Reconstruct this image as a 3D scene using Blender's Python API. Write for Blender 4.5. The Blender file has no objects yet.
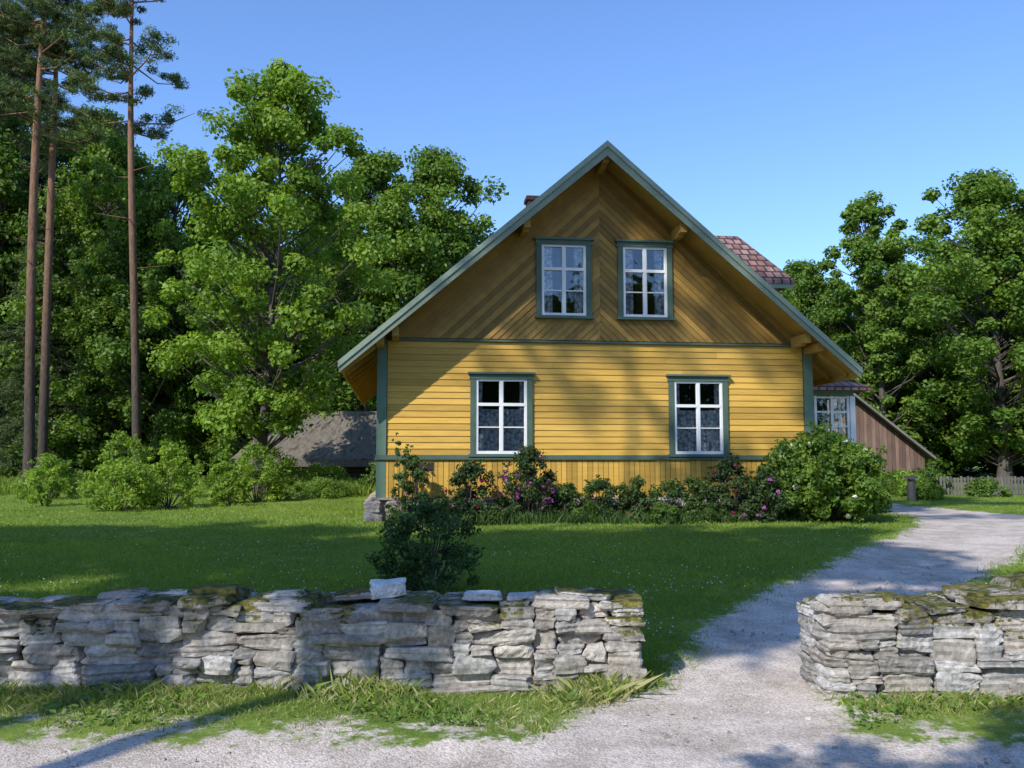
import bpy, bmesh, math, random
import numpy as np
from mathutils import Vector, Matrix
rng = np.random.default_rng(7)
R0 = random.Random(5)
scene = bpy.context.scene
col = scene.collection

# ------------------------------------------------------------------ materials
def nmat(name):
    m = bpy.data.materials.new(name); m.use_nodes = True
    nt = m.node_tree; nt.nodes.clear()
    return m, nt, nt.nodes, nt.links
def ramp(N, stops):
    r = N.new('ShaderNodeValToRGB'); e = r.color_ramp.elements
    while len(e) < len(stops): e.new(0.5)
    for el, (p, c) in zip(e, stops):
        el.position = p; el.color = (c[0], c[1], c[2], 1)
    return r
def noise(N, L, vec, scale, detail=5, rough=0.6, dist=0):
    n = N.new('ShaderNodeTexNoise'); n.inputs['Scale'].default_value = scale
    n.inputs['Detail'].default_value = detail; n.inputs['Roughness'].default_value = rough
    n.inputs['Distortion'].default_value = dist
    if vec is not None: L.new(vec, n.inputs['Vector'])
    return n
def coords(N, L, scale=(1,1,1)):
    t = N.new('ShaderNodeTexCoord'); mp = N.new('ShaderNodeMapping')
    mp.inputs['Scale'].default_value = scale
    L.new(t.outputs['Object'], mp.inputs['Vector'])
    return mp.outputs['Vector']
def mixc(N, L, fac, a, b, mode='MIX'):
    m = N.new('ShaderNodeMix'); m.data_type = 'RGBA'; m.blend_type = mode
    for sock, val in ((m.inputs[0], fac), (m.inputs[6], a), (m.inputs[7], b)):
        if hasattr(val, 'is_output'): L.new(val, sock)
        elif isinstance(val, (int, float)): sock.default_value = val
        else: sock.default_value = (val[0], val[1], val[2], 1)
    return m.outputs[2]
def attr(N, name='v'):
    a = N.new('ShaderNodeAttribute'); a.attribute_name = name
    return a.outputs['Fac']
def mathn(N, L, op, a, b=0.0):
    m = N.new('ShaderNodeMath'); m.operation = op
    for i, val in ((0, a), (1, b)):
        if hasattr(val, 'is_output'): L.new(val, m.inputs[i])
        else: m.inputs[i].default_value = val
    return m.outputs[0]
def finish(N, L, colr, rough=0.7, bump=None, bstr=0.3, bdist=0.01, spec=0.3):
    o = N.new('ShaderNodeOutputMaterial'); p = N.new('ShaderNodeBsdfPrincipled')
    if hasattr(colr, 'is_output'): L.new(colr, p.inputs['Base Color'])
    else: p.inputs['Base Color'].default_value = (*colr, 1)
    p.inputs['Roughness'].default_value = rough
    p.inputs['Specular IOR Level'].default_value = spec
    if bump is not None:
        b = N.new('ShaderNodeBump'); b.inputs['Strength'].default_value = bstr
        b.inputs['Distance'].default_value = bdist
        L.new(bump, b.inputs['Height']); L.new(b.outputs[0], p.inputs['Normal'])
    L.new(p.outputs[0], o.inputs[0])

def paint(name, c1, c2, c3=None, scale=(1,1,1), ns=3, rough=0.6, bstr=0.25, varamt=0.35):
    m, nt, N, L = nmat(name)
    v = coords(N, L, scale)
    n1 = noise(N, L, v, ns, 6, 0.65); n2 = noise(N, L, v, ns*9, 4, 0.7)
    r = ramp(N, [(0.3, c1), (0.7, c2)]); L.new(n1.outputs[0], r.inputs[0])
    c = r.outputs[0]
    if c3 is not None:
        rr = ramp(N, [(0.56, (0,0,0)), (0.72, (1,1,1))]); L.new(n2.outputs[0], rr.inputs[0])
        c = mixc(N, L, mathn(N, L, 'MULTIPLY', rr.outputs[0], 0.6), c, c3)
    a = attr(N)
    f = mathn(N, L, 'MULTIPLY_ADD', a, varamt)
    f.node.inputs[2].default_value = 1 - varamt/2
    mm = N.new('ShaderNodeVectorMath'); mm.operation = 'SCALE'
    L.new(c, mm.inputs[0]); L.new(f, mm.inputs['Scale'])
    finish(N, L, mm.outputs[0], rough, n2.outputs[0], bstr, 0.01)
    return m

def leafmat(name, dark, light, transl=0.35, rough=0.55):
    m, nt, N, L = nmat(name)
    r = ramp(N, [(0.0, dark), (1.0, light)]); L.new(attr(N), r.inputs[0])
    o = N.new('ShaderNodeOutputMaterial'); p = N.new('ShaderNodeBsdfPrincipled')
    p.inputs['Roughness'].default_value = rough; p.inputs['Specular IOR Level'].default_value = 0.35
    L.new(r.outputs[0], p.inputs['Base Color'])
    t = N.new('ShaderNodeBsdfTranslucent')
    tc = mixc(N, L, 1.0, r.outputs[0], (1.5, 1.5, 0.5), 'MULTIPLY'); L.new(tc, t.inputs[0])
    mx = N.new('ShaderNodeMixShader'); mx.inputs[0].default_value = transl
    L.new(p.outputs[0], mx.inputs[1]); L.new(t.outputs[0], mx.inputs[2]); L.new(mx.outputs[0], o.inputs[0])
    return m

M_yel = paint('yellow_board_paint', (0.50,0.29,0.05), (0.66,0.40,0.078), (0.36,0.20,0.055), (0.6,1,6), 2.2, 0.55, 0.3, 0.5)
M_gab = paint('gable_paint_with_shade', (0.24,0.137,0.03), (0.34,0.20,0.045), (0.14,0.085,0.03), (2,2,2), 2.2, 0.6, 0.3, 0.75)  # same yellow paint as the facade, darkened to put the gable's shade into the colour
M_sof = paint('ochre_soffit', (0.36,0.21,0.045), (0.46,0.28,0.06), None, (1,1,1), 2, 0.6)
M_grn = paint('green_trim_paint', (0.065,0.105,0.078), (0.10,0.15,0.112), None, (1,1,1), 3, 0.5, 0.1)
M_post = paint('green_corner_paint', (0.10,0.165,0.115), (0.14,0.215,0.155), None, (1,1,1), 3, 0.5, 0.1)
M_bar = paint('grey_green_barge_paint', (0.18,0.225,0.165), (0.235,0.285,0.215), (0.12,0.16,0.12), (1,1,1), 3, 0.5, 0.1)
M_wht = paint('white_window_paint', (0.72,0.72,0.70), (0.82,0.82,0.80), None, (1,1,1), 5, 0.45, 0.05, 0.05)
def lace():
    m, nt, N, L = nmat('lace_curtain')
    v = coords(N, L); vo = N.new('ShaderNodeTexVoronoi'); vo.inputs['Scale'].default_value = 13; L.new(v, vo.inputs['Vector'])
    n = noise(N, L, v, 6, 4); k = mathn(N, L, 'ADD', mathn(N, L, 'MULTIPLY', vo.outputs['Distance'], .7), mathn(N, L, 'MULTIPLY', n.outputs[0], .6))
    r = ramp(N, [(0.40,(0.85,0.85,0.85)),(0.66,(0.62,0.62,0.65)),(0.82,(0.3,0.3,0.33))]); L.new(k, r.inputs[0])
    finish(N, L, r.outputs[0], 0.9); return m
M_lace = lace()
M_dark = paint('dark_interior', (0.03,0.028,0.025), (0.04,0.035,0.03), None, (1,1,1), 5, 0.9)
M_brown = paint('weathered_barn_boards', (0.15,0.085,0.06), (0.24,0.16,0.12), (0.3,0.26,0.22), (3,3,0.5), 3, 0.85, 0.4, 0.7)
M_grey = paint('weathered_grey_wood', (0.10,0.093,0.08), (0.18,0.168,0.145), (0.07,0.065,0.06), (2,2,0.6), 4, 0.85, 0.4, 0.6)
M_log = paint('dark_log', (0.05,0.038,0.03), (0.10,0.075,0.055), None, (1,1,4), 3, 0.9)
M_thatch = paint('thatched_roof', (0.10,0.085,0.065), (0.20,0.17,0.135), (0.06,0.06,0.035), (5,5,1.5), 2, 0.95, 0.8)
M_brick = paint('chimney_brick', (0.04,0.026,0.023), (0.08,0.04,0.033), None, (1,1,1), 6, 0.9)
M_bark = paint('grey_bark', (0.06,0.05,0.04), (0.14,0.12,0.10), None, (3,3,0.6), 4, 0.95, 0.8)

def pinebark():
    m, nt, N, L = nmat('pine_bark')
    t = N.new('ShaderNodeTexCoord'); s = N.new('ShaderNodeSeparateXYZ'); L.new(t.outputs['Object'], s.inputs[0])
    h = mathn(N, L, 'MULTIPLY', s.outputs[2], 1/20)
    r = ramp(N, [(0.15, (0.09,0.07,0.058)), (0.5, (0.24,0.135,0.085)), (1, (0.33,0.17,0.09))]); L.new(h, r.inputs[0])
    v = coords(N, L, (5,5,1.2)); n = noise(N, L, v, 2.5, 6, 0.7)
    rr = ramp(N, [(0.3,(0.45,0.45,0.45)),(0.7,(1.15,1.15,1.15))]); L.new(n.outputs[0], rr.inputs[0])
    c = mixc(N, L, 1.0, r.outputs[0], rr.outputs[0], 'MULTIPLY')
    finish(N, L, c, 0.95, n.outputs[0], 0.8, 0.05)
    return m
M_pbark = pinebark()

def tiles():
    m, nt, N, L = nmat('red_clay_tiles')
    v = coords(N, L, (1,1,1))
    s = N.new('ShaderNodeSeparateXYZ'); L.new(v, s.inputs[0])
    cb = N.new('ShaderNodeCombineXYZ')
    L.new(s.outputs[0], cb.inputs[0]); L.new(s.outputs[2], cb.inputs[1])
    b = N.new('ShaderNodeTexBrick'); L.new(cb.outputs[0], b.inputs['Vector'])
    b.inputs['Scale'].default_value = 1; b.inputs['Brick Width'].default_value = 0.22
    b.inputs['Row Height'].default_value = 0.2; b.inputs['Mortar Size'].default_value = 0.022
    b.inputs['Color1'].default_value = (0.21,0.10,0.08,1); b.inputs['Color2'].default_value = (0.33,0.2,0.17,1)
    b.inputs['Mortar'].default_value = (0.05,0.03,0.028,1)
    n = noise(N, L, v, 4, 5); r = ramp(N, [(0.3,(0.6,0.6,0.6)),(0.7,(1.25,1.25,1.25))]); L.new(n.outputs[0], r.inputs[0])
    c = mixc(N, L, 1.0, b.outputs[0], r.outputs[0], 'MULTIPLY')
    inv = mathn(N, L, 'SUBTRACT', 1.0, b.outputs['Fac'])
    finish(N, L, c, 0.8, inv, 0.8, 0.03)
    return m
M_tile = tiles()

def glass():
    m, nt, N, L = nmat('window_glass')
    o = N.new('ShaderNodeOutputMaterial')
    g = N.new('ShaderNodeBsdfGlossy'); g.inputs['Roughness'].default_value = 0.02
    g.inputs['Color'].default_value = (0.9,0.95,1,1)
    t = N.new('ShaderNodeBsdfTransparent'); t.inputs[0].default_value = (0.88,0.9,0.89,1)
    f = N.new('ShaderNodeFresnel'); f.inputs['IOR'].default_value = 1.6
    n = noise(N, L, coords(N, L), 1.6, 2); b = N.new('ShaderNodeBump'); b.inputs['Strength'].default_value = 0.2
    b.inputs['Distance'].default_value = 0.05
    L.new(n.outputs[0], b.inputs['Height']); L.new(b.outputs[0], g.inputs['Normal'])
    mx = N.new('ShaderNodeMixShader'); L.new(mathn(N, L, 'ADD', f.outputs[0], 0.07), mx.inputs[0])
    L.new(t.outputs[0], mx.inputs[1]); L.new(g.outputs[0], mx.inputs[2]); L.new(mx.outputs[0], o.inputs[0])
    return m
M_glass = glass()

def stonemat(name, moss=True, base=((0.27,0.245,0.215),(0.53,0.49,0.445)), mth=1.03):
    m, nt, N, L = nmat(name)
    v = coords(N, L)
    n1 = noise(N, L, v, 3.5, 8, 0.7); n2 = noise(N, L, v, 28, 8, 0.75); n3 = noise(N, L, v, 1.6, 4, 0.6)
    r = ramp(N, [(0.32, base[0]), (0.66, base[1])]); L.new(n1.outputs[0], r.inputs[0])
    r2 = ramp(N, [(0.3,(0.6,0.6,0.6)),(0.62,(1.1,1.1,1.1))]); L.new(n2.outputs[0], r2.inputs[0])
    c = mixc(N, L, 1.0, r.outputs[0], r2.outputs[0], 'MULTIPLY')
    hs = N.new('ShaderNodeHueSaturation'); wv = mathn(N, L, 'FRACT', mathn(N, L, 'MULTIPLY', attr(N), 7.3))
    L.new(mathn(N, L, 'ADD', mathn(N, L, 'MULTIPLY', wv, 0.9), 0.5), hs.inputs['Saturation']); L.new(c, hs.inputs['Color']); c = hs.outputs[0]
    f = mathn(N, L, 'MULTIPLY_ADD', attr(N), 0.7); f.node.inputs[2].default_value = 0.66
    sc = N.new('ShaderNodeVectorMath'); sc.operation = 'SCALE'; L.new(c, sc.inputs[0]); L.new(f, sc.inputs['Scale'])
    c = sc.outputs[0]
    vo = noise(N, L, v, 11, 3, 0.5, 0.6); rl = ramp(N, [(0.60,(0,0,0)),(0.68,(1,1,1))]); L.new(vo.outputs[0], rl.inputs[0])
    c = mixc(N, L, mathn(N, L, 'MULTIPLY', rl.outputs[0], 0.45), c, (0.60,0.58,0.54))
    vd = noise(N, L, v, 7, 5, 0.6, 0.4); rd = ramp(N, [(0.57,(0,0,0)),(0.70,(1,1,1))]); L.new(vd.outputs[0], rd.inputs[0])
    c = mixc(N, L, mathn(N, L, 'MULTIPLY', rd.outputs[0], 0.6), c, (0.10,0.095,0.085))
    if moss:
        g = N.new('ShaderNodeNewGeometry'); s = N.new('ShaderNodeSeparateXYZ'); L.new(g.outputs['Normal'], s.inputs[0])
        tp = N.new('ShaderNodeSeparateXYZ'); L.new(v, tp.inputs[0])
        hz = mathn(N, L, 'MULTIPLY', tp.outputs[2], 0.45)
        up = mathn(N, L, 'MULTIPLY', s.outputs[2], 0.10)
        k = mathn(N, L, 'ADD', mathn(N, L, 'ADD', n3.outputs[0], up), hz)
        k = mathn(N, L, 'ADD', k, mathn(N, L, 'MULTIPLY', n2.outputs[0], 0.4))
        k = mathn(N, L, 'SUBTRACT', k, mth-1.0)
        rm = ramp(N, [(0.96,(0,0,0)),(1.0,(1,1,1))]); L.new(k, rm.inputs[0])
        nm = ramp(N, [(0.4,(0.04,0.045,0.015)),(0.66,(0.19,0.165,0.035))]); L.new(noise(N, L, v, 16, 4).outputs[0], nm.inputs[0])
        c = mixc(N, L, rm.outputs[0], c, nm.outputs[0])
    finish(N, L, c, 0.92, n2.outputs[0], 0.6, 0.012, 0.2)
    return m
M_stone = stonemat('limestone', mth=1.05)
M_white = stonemat('pale_limestone', False, ((0.48,0.465,0.435),(0.64,0.62,0.585)))
M_peb = stonemat('pebble_stone', False, ((0.3,0.27,0.24),(0.5,0.46,0.42)))
M_found = stonemat('foundation_fieldstone', False, ((0.18,0.135,0.125),(0.42,0.36,0.34)))

def groundmat():
    m, nt, N, L = nmat('ground_grass_and_gravel')
    v = coords(N, L)
    a = attr(N, 'pd')
    nb = noise(N, L, v, 2.2, 6, 0.7); nb2 = noise(N, L, v, 12, 5, 0.7)
    k = mathn(N, L, 'ADD', a, mathn(N, L, 'MULTIPLY', mathn(N, L, 'SUBTRACT', nb.outputs[0], 0.5), 1.1))
    k = mathn(N, L, 'ADD', k, mathn(N, L, 'MULTIPLY', mathn(N, L, 'SUBTRACT', nb2.outputs[0], 0.5), 0.6))
    rp = ramp(N, [(0.47,(1,1,1)),(0.60,(0,0,0))])
    k2 = mathn(N, L, 'ADD', k, 0.5); L.new(k2, rp.inputs[0])
    g1 = noise(N, L, v, 0.5, 5, 0.6); g2 = noise(N, L, v, 9, 6, 0.75); g3 = noise(N, L, v, 60, 4, 0.7)
    rg = ramp(N, [(0.35,(0.11,0.185,0.028)),(0.65,(0.21,0.29,0.055))]); L.new(g1.outputs[0], rg.inputs[0])
    rg2 = ramp(N, [(0.3,(0.55,0.6,0.5)),(0.7,(1.35,1.25,1.1))]); L.new(g2.outputs[0], rg2.inputs[0])
    cg = mixc(N, L, 1.0, rg.outputs[0], rg2.outputs[0], 'MULTIPLY')
    rg3 = ramp(N, [(0.3,(0.6,0.6,0.6)),(0.7,(1.3,1.3,1.3))]); L.new(g3.outputs[0], rg3.inputs[0])
    cg = mixc(N, L, 1.0, cg, rg3.outputs[0], 'MULTIPLY')
    v1 = N.new('ShaderNodeTexVoronoi'); v1.inputs['Scale'].default_value = 75; L.new(v, v1.inputs['Vector'])
    rv = ramp(N, [(0.0,(0.39,0.335,0.285)),(0.5,(0.53,0.465,0.405)),(1.0,(0.64,0.575,0.515))])
    sv = N.new('ShaderNodeSeparateColor'); L.new(v1.outputs['Color'], sv.inputs[0]); L.new(sv.outputs[0], rv.inputs[0])
    n4 = noise(N, L, v, 1.7, 8, 0.7)
    r4 = ramp(N, [(0.3,(0.6,0.57,0.52)),(0.62,(1.12,1.1,1.08))]); L.new(n4.outputs[0], r4.inputs[0])
    cr = mixc(N, L, 1.0, rv.outputs[0], r4.outputs[0], 'MULTIPLY')
    c = mixc(N, L, rp.outputs[0], cg, cr)
    bm = N.new('ShaderNodeMix'); bm.data_type = 'FLOAT'
    L.new(rp.outputs[0], bm.inputs[0]); L.new(g3.outputs[0], bm.inputs[2])
    vd = mathn(N, L, 'SUBTRACT', mathn(N, L, 'MULTIPLY', n4.outputs[0], 1.4), mathn(N, L, 'MULTIPLY', v1.outputs['Distance'], 0.3))
    L.new(vd, bm.inputs[3])
    finish(N, L, c, 0.95, bm.outputs[0], 0.6, 0.03, 0.15)
    return m
M_ground = groundmat()

L_maple = leafmat('maple_leaves', (0.10,0.19,0.02), (0.27,0.39,0.05), 0.42)
L_dark = leafmat('dark_foliage', (0.045,0.10,0.014), (0.15,0.235,0.032), 0.36)
L_mid = leafmat('mid_foliage', (0.07,0.145,0.018), (0.20,0.30,0.042), 0.38)
L_needle = leafmat('pine_needles', (0.045,0.08,0.024), (0.14,0.19,0.055), 0.2)
L_bright = leafmat('bright_shrub_leaves', (0.14,0.24,0.027), (0.31,0.43,0.06), 0.42)
L_shrub = leafmat('shrub_leaves', (0.05,0.11,0.017), (0.16,0.25,0.04), 0.32)
L_bed = leafmat('bed_leaves', (0.03,0.07,0.014), (0.09,0.15,0.03), 0.25)
L_deep = leafmat('deep_shrub_leaves', (0.018,0.042,0.012), (0.06,0.10,0.024), 0.2)
L_grass = leafmat('grass_blades', (0.12,0.20,0.024), (0.30,0.39,0.065), 0.38)
L_straw = leafmat('dry_grass_blades', (0.20,0.23,0.06), (0.50,0.47,0.24), 0.3)
F_red = leafmat('crimson_peony', (0.2,0.008,0.05), (0.45,0.02,0.12), 0.2)
F_pink = leafmat('magenta_flower', (0.28,0.04,0.26), (0.5,0.14,0.46), 0.2)
F_white = leafmat('white_flower', (0.55,0.6,0.5), (0.8,0.82,0.75), 0.2)

# ------------------------------------------------------------------ mesh builder (quads)
class Q:
    def __init__(s): s.V=[]; s.F=[]; s.M=[]; s.A=[]; s.n=0
    def add(s, V, F, m=0, a=0.5):
        V=np.asarray(V,dtype=float).reshape(-1,3); F=np.asarray(F,dtype=np.int64).reshape(-1,4)
        s.V.append(V); s.F.append(F+s.n); s.n+=len(V)
        s.M.append(np.full(len(F),m,dtype=np.int32))
        s.A.append(np.broadcast_to(np.asarray(a,dtype=float),(len(F),)).copy())
    def hexa(s, P, m=0, a=0.5):
        s.add(P, [(0,3,2,1),(4,5,6,7),(0,1,5,4),(1,2,6,5),(2,3,7,6),(3,0,4,7)], m, a)
    def box(s, x0,x1,y0,y1,z0,z1, m=0, a=0.5):
        s.hexa([(x0,y0,z0),(x1,y0,z0),(x1,y1,z0),(x0,y1,z0),(x0,y0,z1),(x1,y0,z1),(x1,y1,z1),(x0,y1,z1)], m, a)
    def tube(s, pts, rad, seg=8, m=0, a=0.5):
        pts=np.asarray(pts,float); n=len(pts); rad=np.broadcast_to(rad,(n,))
        d=np.gradient(pts,axis=0); d/=np.linalg.norm(d,axis=1)[:,None]+1e-9
        ref=np.array([1.0,0.1,0.0]) if abs(d[0][0])<0.9 else np.array([0,1.0,0.1])
        u=np.cross(d,ref); u/=np.linalg.norm(u,axis=1)[:,None]+1e-9; w=np.cross(d,u)
        th=np.linspace(0,2*np.pi,seg,endpoint=False)
        V=pts[:,None]+rad[:,None,None]*(np.cos(th)[None,:,None]*u[:,None]+np.sin(th)[None,:,None]*w[:,None])
        F=[]
        for i in range(n-1):
            for j in range(seg):
                k=(j+1)%seg; F.append((i*seg+j,i*seg+k,(i+1)*seg+k,(i+1)*seg+j))
        s.add(V.reshape(-1,3),F,m,a)
    def leaves(s, C, nrm, Ln, W, m=0, a=0.5):
        C=np.asarray(C); n=len(C)
        nrm=nrm/(np.linalg.norm(nrm,axis=1)[:,None]+1e-9)
        r=rng.normal(size=(n,3)); A=np.cross(nrm,r); A/=np.linalg.norm(A,axis=1)[:,None]+1e-9
        B=np.cross(nrm,A); Ln=np.broadcast_to(Ln,(n,))[:,None]; W=np.broadcast_to(W,(n,))[:,None]
        V=np.stack([C-A*Ln*.5, C+B*W*.5+A*Ln*0.05, C+A*Ln*.5-nrm*Ln*0.12, C-B*W*.5+A*Ln*0.05],axis=1).reshape(-1,3)
        F=np.arange(4*n).reshape(n,4)
        s.add(V,F,m,a)
    def mesh(s, name, mats, smooth_m=()):
        V=np.concatenate(s.V); F=np.concatenate(s.F); M=np.concatenate(s.M); A=np.concatenate(s.A)
        me=bpy.data.meshes.new(name); nf=len(F)
        me.vertices.add(len(V)); me.vertices.foreach_set('co',V.astype(np.float32).ravel())
        me.loops.add(nf*4); me.loops.foreach_set('vertex_index',F.astype(np.int32).ravel())
        me.polygons.add(nf); me.polygons.foreach_set('loop_start',np.arange(0,nf*4,4,dtype=np.int32))
        me.polygons.foreach_set('loop_total',np.full(nf,4,dtype=np.int32))
        for m in mats: me.materials.append(m)
        me.polygons.foreach_set('material_index',M)
        me.update(calc_edges=True)
        sm=np.isin(M,list(smooth_m)); me.polygons.foreach_set('use_smooth',sm)
        at=me.attributes.new('v','FLOAT','FACE'); at.data.foreach_set('value',np.clip(A,0,1).astype(np.float32))
        me.validate(); return me
    def obj(s, name, mats, parent=None, loc=None, smooth_m=()):
        o=bpy.data.objects.new(name, s.mesh(name,mats,smooth_m)); col.objects.link(o)
        if parent: o.parent=parent
        if loc is not None: o.location=loc
        return o
def inst(name, me, loc, sc=1.0, rz=0.0, parent=None):
    o=bpy.data.objects.new(name,me); col.objects.link(o); o.location=loc
    o.scale=(sc,sc,sc) if not isinstance(sc,tuple) else sc; o.rotation_euler=(0,0,rz)
    if parent: o.parent=parent
    return o

def gz(x,y):
    y=np.asarray(y,float)
    return np.interp(y,[-1000,6.5,14,22,34,60,120,1000],[0,0,0.34,0.41,0.6,0.8,1.0,1.0])

# ------------------------------------------------------------------ path + ground
PATH=[(1.0,4.6,1.1),(1.2,5.6,.9),(1.65,6.6,.58),(2.42,8.3,.70),(4.0,10.4,.84),(6.4,13.6,1.0),(9.3,18.0,1.1),(10.6,21,1.2),(10.3,23.2,1.15),(9.9,24.6,.9),(10.3,27.5,.7)]
def pathdist(x,y):
    x=np.asarray(x,float); y=np.asarray(y,float); best=np.full(x.shape,1e9)
    for (x0,y0,w0),(x1,y1,w1) in zip(PATH[:-1],PATH[1:]):
        dx,dy=x1-x0,y1-y0; t=np.clip(((x-x0)*dx+(y-y0)*dy)/(dx*dx+dy*dy),0,1)
        d=np.hypot(x-x0-t*dx,y-y0-t*dy)-(w0+(w1-w0)*t); best=np.minimum(best,d)
    road=np.where(y<5.5,np.clip(y-5.5,-3,1),np.where(y<6.35,(y-5.5)*.26,(y-6.35)*3+.22))
    return np.minimum(best,road)
def axis(lo,f0,f1,hi,st):
    a=np.arange(f0,f1,st); l=f0-np.geomspace(0.5,f0-lo,22)[::-1]; r=f1+np.geomspace(0.5,hi-f1,22)
    return np.concatenate([l,a,r])
xs=axis(-900,-10,15,900,0.12); ys=axis(-900,3,29,900,0.12)
GX,GY=np.meshgrid(xs,ys); GZ=gz(GX,GY)
bumps=0.02*np.sin(GX*1.3+GY*.7)*np.sin(GY*1.1)+0.008*np.sin(GX*5.1)*np.sin(GY*4.3+GX)
GZ=GZ+bumps*(np.abs(GX)<40)*(np.abs(GY)<60)
PD=pathdist(GX,GY)
GZ-=0.03*np.clip(-PD*4,0,1)
nx,ny=len(xs),len(ys); idx=np.arange(nx*ny).reshape(ny,nx)
q=Q(); q.add(np.stack([GX,GY,GZ],-1).reshape(-1,3),np.stack([idx[:-1,:-1],idx[:-1,1:],idx[1:,1:],idx[1:,:-1]],-1).reshape(-1,4))
g=q.obj('ground',[M_ground],smooth_m=(0,))
at=g.data.attributes.new('pd','FLOAT','POINT'); at.data.foreach_set('value',np.clip(PD,-2,2).astype(np.float32).ravel())

def blades(q,x,y,h,w,m,lean=0.4,v=None):
    n=len(x); z=gz(x,y)+0.02*np.sin(x*1.3+y*.7)*np.sin(y*1.1)-0.005
    th=rng.uniform(0,2*np.pi,n); ux,uy=np.cos(th),np.sin(th); ln=rng.normal(0,lean,n)*h; ph=rng.uniform(0,2*np.pi,n)
    lx,ly=np.cos(ph)*ln,np.sin(ph)*ln
    b=np.stack([x,y,z],1); W=np.stack([ux*w,uy*w,0*w],1)
    mid=b+np.stack([lx*.35,ly*.35,h*.55],1); tip=b+np.stack([lx,ly,h],1)
    V=np.stack([b-W*.5,b+W*.5,mid+W*.4,tip],1).reshape(-1,3)
    q.add(V,np.arange(4*n).reshape(n,4),m,rng.uniform(0,1,n) if v is None else v)
def pnoise(x,y,s):
    return (np.sin(x*s+1.3*np.sin(y*s*.7))+np.sin(y*s*1.3+1.7*np.sin(x*s*.6+2))+np.sin((x+y)*s*.8+3))/3
q=Q()
n=400000
yy=1/ (1/6.6 - rng.uniform(0,1,n)*(1/6.6-1/34.0)); xx=rng.uniform(-1,1,n)*(yy*0.62+1.5)
pd=pathdist(xx,yy); nz=pnoise(xx,yy,2.2)*.14+rng.normal(0,.12,n)
ca,sa=math.cos(math.radians(7)),math.sin(math.radians(7))
ls=(xx+2.914)*ca+(yy-19.5)*sa; lt=-(xx+2.914)*sa+(yy-19.5)*ca
ok=(pd+nz>0.08)&~((ls>-.3)&(ls<10.2)&(lt>-.3))
ok&=~((xx<1.0)&(yy<7.3))&~((xx>2.2)&(yy<7.05))
xx,yy=xx[ok],yy[ok]; sc=np.clip(yy/9,0.8,2.5); pn=pnoise(xx,yy,.9)*.5+pnoise(xx+5,yy,2.3)*.3+pnoise(xx,yy+3,5.1)*.3
blades(q,xx,yy,rng.uniform(.02,.055,len(xx))*np.clip(sc,0.9,1.3)*(1+.6*pn),.006*sc*rng.uniform(.7,1.3,len(xx)),0,0.7,np.clip(.45+.4*pn+rng.normal(0,.2,len(xx)),0,1))
n=50000; xx=rng.uniform(-5.5,5.5,n); yy=rng.uniform(5.3,6.75,n); pd=pathdist(xx,yy)
dens=np.clip((yy-5.5)/0.9,0,1)*.8+pnoise(xx,yy,5)*.45+pnoise(xx,yy,1.7)*.4-.08
ok=(pd+rng.normal(0,.05,n)>0.02)&(rng.uniform(0,1,n)<dens)&~((xx>2.15)&(yy>6.42))
xx,yy=xx[ok],yy[ok]; tall=np.clip((yy-6.0)/.5,0,1)*(.45+.8*pnoise(xx,yy,4))
hh=rng.uniform(.015,.05,len(xx))+tall.clip(0)*rng.uniform(0,.14,len(xx))
st=rng.uniform(0,1,len(xx))<.6
blades(q,xx[st],yy[st],hh[st],.006*rng.uniform(.6,1.3,st.sum()),1,.8)
blades(q,xx[~st],yy[~st],hh[~st],.008*rng.uniform(.6,1.4,(~st).sum()),0,.8)
n=5500; xx=rng.uniform(-5,5,n); yy=rng.uniform(5.5,6.6,n); ok=(pathdist(xx,yy)>.06)&(pnoise(xx,yy,4)>.05)&~((xx>2.15)&(yy>6.42)); xx,yy=xx[ok],yy[ok]
C=np.stack([xx,yy,gz(xx,yy)+rng.uniform(.01,.07,len(xx))],1)
q.leaves(C,rng.normal(0,.5,C.shape)+[0,-.3,1],rng.uniform(.02,.08,len(xx)),rng.uniform(.012,.04,len(xx)),2,rng.uniform(0.3,1,len(xx)))
n=2600; yy=1/(1/8.0-rng.uniform(0,1,n)*(1/8.0-1/24.0)); xx=rng.uniform(-1,1,n)*(yy*.6)
ok=(pathdist(xx,yy)>.2)&(pnoise(xx,yy,1.5)>0.0); xx,yy=xx[ok],yy[ok]
C=np.stack([xx,yy,gz(xx,yy)+.065],1); q.leaves(C,rng.normal(0,.3,C.shape)+[0,-.4,1],.018,.018,3,.6)
q.obj('lawn_grass',[L_grass,L_straw,L_shrub,F_white])

q=Q(); n=6500; yy=rng.uniform(4.9,13,n)**1.0; xx=rng.uniform(-5.5,7,n); ok=(pathdist(xx,yy)<.12); xx,yy=xx[ok],yy[ok]
for x,y in zip(xx,yy):
    r=float(np.clip(rng.exponential(.005)+.003,.003,.022)); z=float(gz(x,y))-.03
    j=lambda: r*R0.uniform(.6,1.2)
    q.hexa([(x-j(),y-j(),z),(x+j(),y-j(),z),(x+j(),y+j(),z),(x-j(),y+j(),z),(x-j()*.6,y-j()*.6,z+j()),(x+j()*.6,y-j()*.6,z+j()),(x+j()*.6,y+j()*.6,z+j()),(x-j()*.6,y+j()*.6,z+j())],0,R0.random())
q.obj('gravel',[M_peb])

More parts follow.
